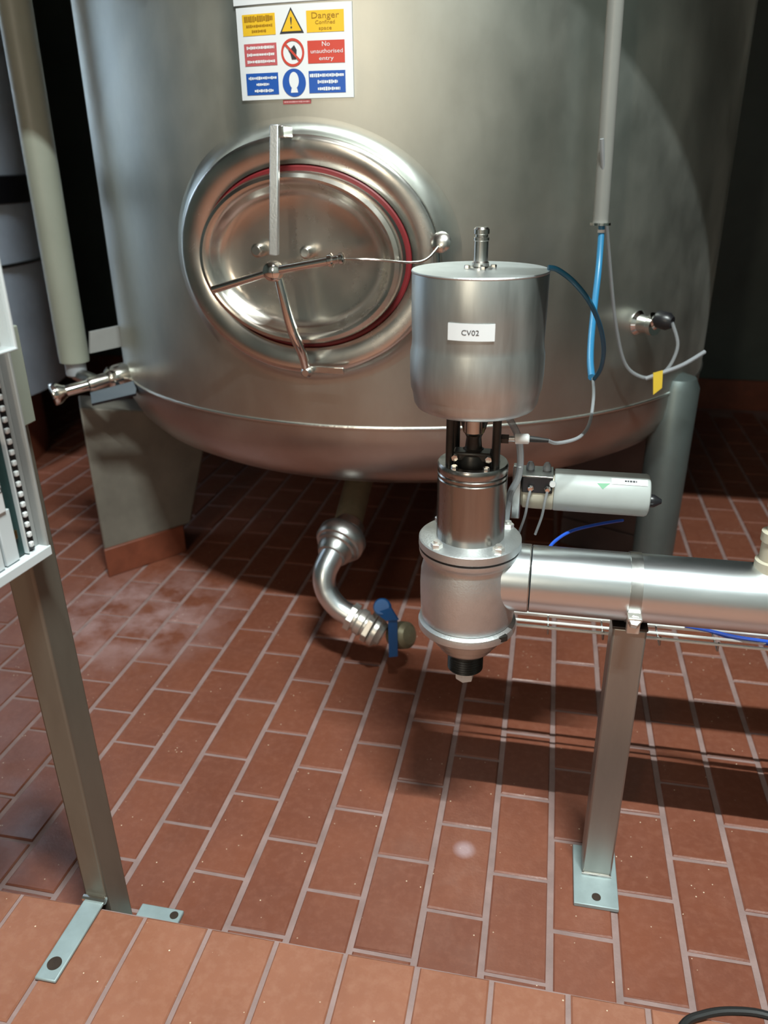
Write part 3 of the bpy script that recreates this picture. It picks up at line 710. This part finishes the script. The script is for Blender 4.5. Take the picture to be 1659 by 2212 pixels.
# wire cable tray behind the post
tray = thing('wire_cable_tray', (.4, 1.33, .49), 'thin bright wire basket tray running behind the post under the pipe', 'cable tray')
ty0, ty1 = 1.335, 1.400
tzt = at(1250, 1337, ty1).z; tzb = at(1250, 1364, ty0+.01).z
for (yy, zz) in ((ty1, tzt), (ty1-.006, tzb+.002), (ty0+.035, tzb-.002), (ty0+.012, tzb), (ty0, tzb+.008)):
    MB().cyl((VX+.06, yy, zz), (1.6, yy, zz), .0030, 8).build('long_wire', M['zinc'], tray)
for i in range(16):
    xx = .043+.1035*i
    MB().tube([(xx, ty1, tzt+.004), (xx, ty1, tzb-.005), (xx, ty0, tzb-.006), (xx, ty0, tzb+.012)], .0019, 6, 1).build('cross_wire', M['satin'], tray)
for k, (dy, dz) in enumerate(((0, 0), (.010, .003))):
    tag(MB().tube([at(1480+30*k, 1352+4*k, 1.39), at(1530, 1362, 1.385), at(1590, 1376+4*k, 1.37+dy), at(1659, 1386+5*k, 1.36+dy), at(1760, 1400, 1.36+dy), at(1950, 1415, 1.36+dy)], .0036, 8).build('blue_cable', M['deepblue']),
        'bright blue cable lying in the wire tray, ' + ('upper one' if k == 0 else 'lower one') + ' of the pair', 'cable')
tag(MB().tube([at(1183, 1188, 1.27), at(1200, 1168, 1.30), at(1235, 1147, 1.34), at(1290, 1133, 1.40), at(1345, 1124, 1.47)], .0030, 8).build('blue_tube', M['deepblue']),
    'blue tube curving up behind the pipe below the grey control unit', 'hose')

# ---------------------------------------------------------------- control unit (grey cylinder)
YU = 1.335
c0 = at(1195, 1063, YU); c1 = at(1402, 1064, YU); zc = (c0.z+c1.z)/2
RU = .0375
cu = thing('valve_control_unit', (c0.x, YU, zc), 'light grey cylindrical control unit lying sideways behind the control valve', 'control unit')
Lu = c1.x-c0.x
MB().lathe([(.030, 0), (RU-.001, .0005), (RU, .003), (RU, Lu-.006), (RU-.002, Lu-.002), (RU-.006, Lu)], (c0.x, YU, zc), (1, 0, 0), 64).build('cover', M['greyplastic'], cu)
MB().lathe([(.010, -.066), (.022, -.063), (.034, -.052), (.035, -.03), (.035, 0)], (c0.x, YU, zc-.002), (1, 0, 0), 48).build('cream_base', M['cream'], cu)
MB().box((c0.x-.029, YU-.012, zc+.020), (.052, .050, .030)).build('valve_block', M['black'], cu, bevel=.002)
MB().box((c0.x-.029, YU-.012, zc+.036), (.054, .052, .003)).build('block_plate', M['satin'], cu, bevel=.001)
for i, dx in enumerate((-.043, -.014)):
    MB().lathe([(.0075, 0), (.0075, .006), (.0055, .012), (.003, .015)], (c0.x+dx, YU-.005, zc+.037), (0, 0, 1), 18).build('elbow_knob', M['cable'], cu)
    MB().lathe([(.006, 0), (.006, .004), (.004, .006), (.004, .010)], (c0.x+dx+.003, YU-.038, zc+.016), (0, -1, 0), 6).build('hose_fitting', M['chrome'], cu)
    MB().tube([(c0.x+dx+.003, YU-.046, zc+.014), (c0.x+dx, YU-.05, zc-.004), (c0.x+dx-.003, YU-.044, zc-.035), (c0.x+dx-.012, YU-.035, zc-.075)], .0024, 8).build('thin_tube', M['clear'], cu)
MB().lathe([(.004, -.001), (.006, .004), (.005, .009)], (c0.x-.003, YU-.034, zc+.024), (0, -1, .2), 16).build('white_button', M['white'], cu)
MB().lathe([(.011, 0), (.012, .002), (.011, .010), (.004, .022)], (c1.x, YU-.004, zc-.008), (1, 0, 0), 20).build('black_gland', M['black'], cu)
def UM(u, v, w=0):   # u along the cylinder, v arc height, w outward
    a = v/RU; return Vector((c0.x+u, YU-(RU+w)*math.cos(a), zc+(RU+w)*math.sin(a)))
q = MB()
for i in range(3): q.add([UM(.096, .030+i*.004, .0009), UM(.156, .030+i*.004, .0009), UM(.156, .034+i*.004, .0009), UM(.096, .034+i*.004, .0009)], [(0,1,2,3)])
lo2 = q.build('unit_label', M['label'], cu)
scribble(MB(), .118, .138, .037, .004, .0013, lambda u, v, w: UM(u, v, w)).build('label_print', M['ink'], lo2)
MB().add([UM(.072, .030, .0005), UM(.082, .020, .0005), UM(.094, .031, .0005)], [(0,1,2)]).build('green_mark', M['greenmark'], cu)
MB().box((c0.x-.064, YU-.02, zc), (.016, .02, .10)).build('mounting_bracket', M['satin'], cu, bevel=.002)
# clear tube looping down behind the valve
tag(MB().tube([at(1100, 905, 1.28), at(1118, 940, 1.285), at(1124, 985, 1.285), at(1120, 1030, 1.28), at(1103, 1065, 1.27), at(1096, 1100, 1.27), at(1092, 1135, 1.265)], .0060, 10).build('clear_tube', M['clear']),
    'translucent tube looping down close behind the right side of the valve yoke', 'hose')
tag(MB().tube([at(1108, 900, 1.30), at(1131, 880, 1.32), at(1150, 850, 1.33)], .0045, 10).build('grey_hose_end', M['cable']),
    'short grey hose stub just under the right rim of the actuator drum', 'hose')

# ---------------------------------------------------------------- left post with feet
LX0, LX1, LY0, LY1 = -.722, -.679, .862, .922
lp = thing('panel_post', ((LX0+LX1)/2, .89, 0), 'stained square steel post at the left standing at the foot of the brick step', 'post')
lean = .012
def leanbox(x0, x1, y0, y1, z0, z1):
    vs = []
    for z in (z0, z1):
        dx = -lean*z
        vs += [(x0+dx, y0, z), (x1+dx, y0, z), (x1+dx, y1, z), (x0+dx, y1, z)]
    return MB().add(vs, [(0,1,2,3), (7,6,5,4), (0,4,5,1), (1,5,6,2), (2,6,7,3), (3,7,4,0)])
leanbox(LX0, LX1, LY0, LY1, 0, 1.9).build('post_tube', M['oldpost'], lp, bevel=.004)
bx0, bx1 = LX0+.002, LX1-.004
bar = MB()
bar.box(((bx0+bx1)/2, .782, STEP+.004), (bx1-bx0, .150, .006))
bar.build('foot_bar', M['plate'], lp, bevel=.002)
MB().tube([(bx0-.002, .857, STEP+.008), (bx1+.002, .857, STEP+.008)], .0065, 10, 1).build('bar_bend', M['chrome'], lp)
hp = flo(101, 2078, STEP+.007)
MB().lathe([(.0115, 0), (.0115, .0012), (.003, .0016)], ((bx0+bx1)/2, hp.y, STEP+.007), (0, 0, 1), 24).build('bolt_hole', M['rust'], lp)
MB().box((-.636, .925, .0045), (.085, .058, .008)).build('floor_plate', M['plate'], lp, bevel=.002)
MB().lathe([(.008, 0), (.008, .0012), (.002, .0016)], (-.607, .940, .0085), (0, 0, 1), 20).build('bolt_hole', M['rust'], lp)
mz = at(75, 940, .86).z
MB().box((LX1-lean*mz+.008, .89, mz+.065), (.020, .050, .13)).build('mounting_lug', M['pvc'], lp, bevel=.002)

# ---------------------------------------------------------------- panel board on the left post
pA_ = at(105, 1190, .86); zB = pA_.z
pB_ = flo(0, 1258, zB)
du = (pB_-pA_); du.z = 0; du.normalize(); nn = Vector((-du.y, du.x, 0))
if nn.x < 0: nn = -nn
def PM(u, v, w=0): return pA_+du*u+Vector((0, 0, v))+nn*w
def slab(u0, u1, v0, v1, w0, w1, name, m, parent, bevel=.001):
    vs = [PM(u, v, w_) for w_ in (w0, w1) for (u, v) in ((u0, v0), (u1, v0), (u1, v1), (u0, v1))]
    return MB().add(vs, [(0,1,2,3), (7,6,5,4), (0,4,5,1), (1,5,6,2), (2,6,7,3), (3,7,4,0)]).build(name, m, parent, bevel=bevel)
pan = thing('terminal_box', PM(.15, 0, -.02), 'open terminal panel with dark green board and white strips, hung on the left post', 'terminal box')
PH = .34; PWd = .34
slab(0, PWd, 0, PH, -.030, -.012, 'back_plate', M['frame'], pan)
slab(0, .004, 0, PH, -.012, .004, 'side_rail', M['frame'], pan)
slab(0, PWd, -.004, .010, -.012, .006, 'bottom_rail', M['whiteframe'], pan)
slab(.016, .032, .012, PH-.05, -.012, -.006, 'terminal_strip', M['black'], pan)
slab(.032, .0345, .012, PH-.05, -.012, -.001, 'white_edge', M['whiteframe'], pan)
slab(.0345, PWd-.01, .012, PH-.05, -.012, -.007, 'circuit_board', M['pcb'], pan)
for i in range(18):
    v = .018+i*.0145
    vs = slab(.021, .0275, v, v+.0075, -.006, -.001, 'terminal', M['white'], pan, bevel=.0015)
slab(.050, .073, .012, .085, -.007, -.002, 'label_strip', M['whiteframe'], pan)
wl = slab(.058, .085, .085, .175, -.007, .001, 'marker_label', M['label'], pan)
pmp = lambda u, v, w: PM(u, v, w)
text_into(MB(), 'DISC', .0640, .125, .013, .0017, pmp, rot=PI/2*1).build('marker_text', M['ink'], wl)
slab(.078, .15, .012, .082, -.007, -.001, 'label_strip', M['whiteframe'], pan)
slab(.044, .050, .040, .052, -.007, -.003, 'gold_contact', M['bronze'], pan)
# upper clear cover
cA = at(33, 750, .80)
cov = thing('clear_cover', cA, 'corner of a clear plastic cover above the terminal panel at the left edge', 'cover')
def PM2(u, v, w=0): return cA+du*u+Vector((0, 0, v))+nn*w
def slab2(u0, u1, v0, v1, w0, w1, name, m):
    vs = [PM2(u, v, w_) for w_ in (w0, w1) for (u, v) in ((u0, v0), (u1, v0), (u1, v1), (u0, v1))]
    MB().add(vs, [(0,1,2,3), (7,6,5,4), (0,4,5,1), (1,5,6,2), (2,6,7,3), (3,7,4,0)]).build(name, m, cov, bevel=.001)
slab2(0, .22, 0, .25, -.004, 0, 'cover_sheet', M['acryl'])
slab2(-.002, .001, -.002, .25, -.02, .002, 'cover_edge', M['whiteframe'])
slab2(-.002, .22, -.003, 0, -.02, .002, 'cover_edge', M['whiteframe'])

# ---------------------------------------------------------------- downpipe and sample valve at the tank's left
YD = 2.1
d0 = at(160, 772, YD)
dp0 = at(30, 0, YD+.02); ddir = (dp0-d0).normalized()
dpp = thing('downpipe', d0, 'pale grey-green vertical downpipe left of the tank ending in a bracket', 'pipe')
MB().lathe([(.030, -.016), (.042, -.012), (.043, 0), (.043, 2.0)], d0, ddir, 40).build('pipe_tube', M['pvc'], dpp)
MB().lathe([(.026, -.055), (.030, -.050), (.030, -.012)], d0, (0, 0, 1), 24).build('end_nipple', M['cable'], dpp)
ba = at(192, 762, YD+.02); bb2 = at(282, 742, YD+.14); bc = at(282, 697, YD+.14); bd = at(192, 716, YD+.02)
flat_quad([ba, bb2, bc, bd], .008, 'wall_bracket', M['frame'], dpp)
sv = thing('sample_valve', at(230, 825, 2.05), 'chrome sample valve with open nozzle and dark blue lever at the left of the tank', 'valve')
n0 = at(112, 853, 1.96); n1 = at(190, 832, 2.03); n2 = at(300, 800, 2.16)
MB().lathe([(.018, 0), (.031, .001), (.033, .006), (.031, .018), (.020, .034), (.018, .040)], n0, n1-n0, 32, capped=False).build('nozzle_cup', M['chrome'], sv)
MB().lathe([(.0, .010), (.018, .010)], n0, n1-n0, 24).build('nozzle_bore', M['dark'], sv)
MB().cyl(n0+(n1-n0).normalized()*.036, n1, .016, 24).build('nozzle_tube', M['chrome'], sv)
LV = (n2-n1).length; av = (n2-n1).normalized()
MB().lathe([(.018, 0), (.022, .01), (.022, LV*.35), (.030, LV*.40), (.036, LV*.55), (.036, LV*.72), (.027, LV*.80), (.027, LV)], n1, av, 32).build('valve_body', M['polish'], sv)
MB().lathe([(.036, LV*.42), (.036, LV*.50)], n1, av, 6).build('hex_nut', M['chrome'], sv)
vs_ = at(235, 800, 2.06)
MB().cyl(d0+Vector((0, 0, -.05)), n1+av*.03, .020, 20).build('inlet_tube', M['satin'], sv)
flat_quad([at(195, 848, 2.00), at(298, 820, 2.08), at(293, 850, 2.05), at(198, 872, 1.98)], .016, 'lever', M['bluegrip'], sv)

# ---------------------------------------------------------------- background left: pale vessel, dark band
vs0 = thing('pale_vessel', (-3.1, 3.4, 0), 'pale blue-grey vessel with a dark band far behind at the left edge', 'vessel')
rr_ = ray(148, 760); az_ = math.atan2(rr_.x, rr_.y); VR = .85; dist_ = 4.3
az_c = az_-math.asin(VR/dist_); VC = Vector((dist_*math.sin(az_c), dist_*math.cos(az_c), 0))
zv0 = at(60, 778, dist_*math.cos(az_)).z
MB().lathe([(VR, zv0), (VR, 2.3), (VR*.9, 2.42), (0, 2.5)], VC, n=96).build('vessel_shell', M['vessel'], vs0)
MB().lathe([(VR-.16, 0), (VR-.16, zv0), (VR, zv0)], VC, n=96, capped=False).build('vessel_base', M['skirt'], vs0)
yv = VC.y-VR*.75
zs = at(40, 625, yv).z
zb = at(30, 425, yv).z
MB().lathe([(VR, zb-.055), (VR+.01, zb-.05), (VR+.01, zb+.05), (VR, zb+.055)], VC, n=72).build('vessel_band', M['black'], vs0)
MB().torus(VC+Vector((0, 0, zs)), (0, 0, 1), VR, .007, 96).build('seam', M['dark'], vs0)

# ---------------------------------------------------------------- black hose, bottom right
hz = STEP+.011
hpts = [flo(1440, 2300, hz), flo(1475, 2215, hz), flo(1520, 2192, hz), flo(1580, 2184, hz), flo(1659, 2194, hz), flo(1750, 2240, hz), flo(1800, 2330, hz)]
tag(MB().tube(hpts, .0062, 10).build('black_hose', M['rubber']), 'black hose curving over the near bricks at the bottom right corner', 'hose')
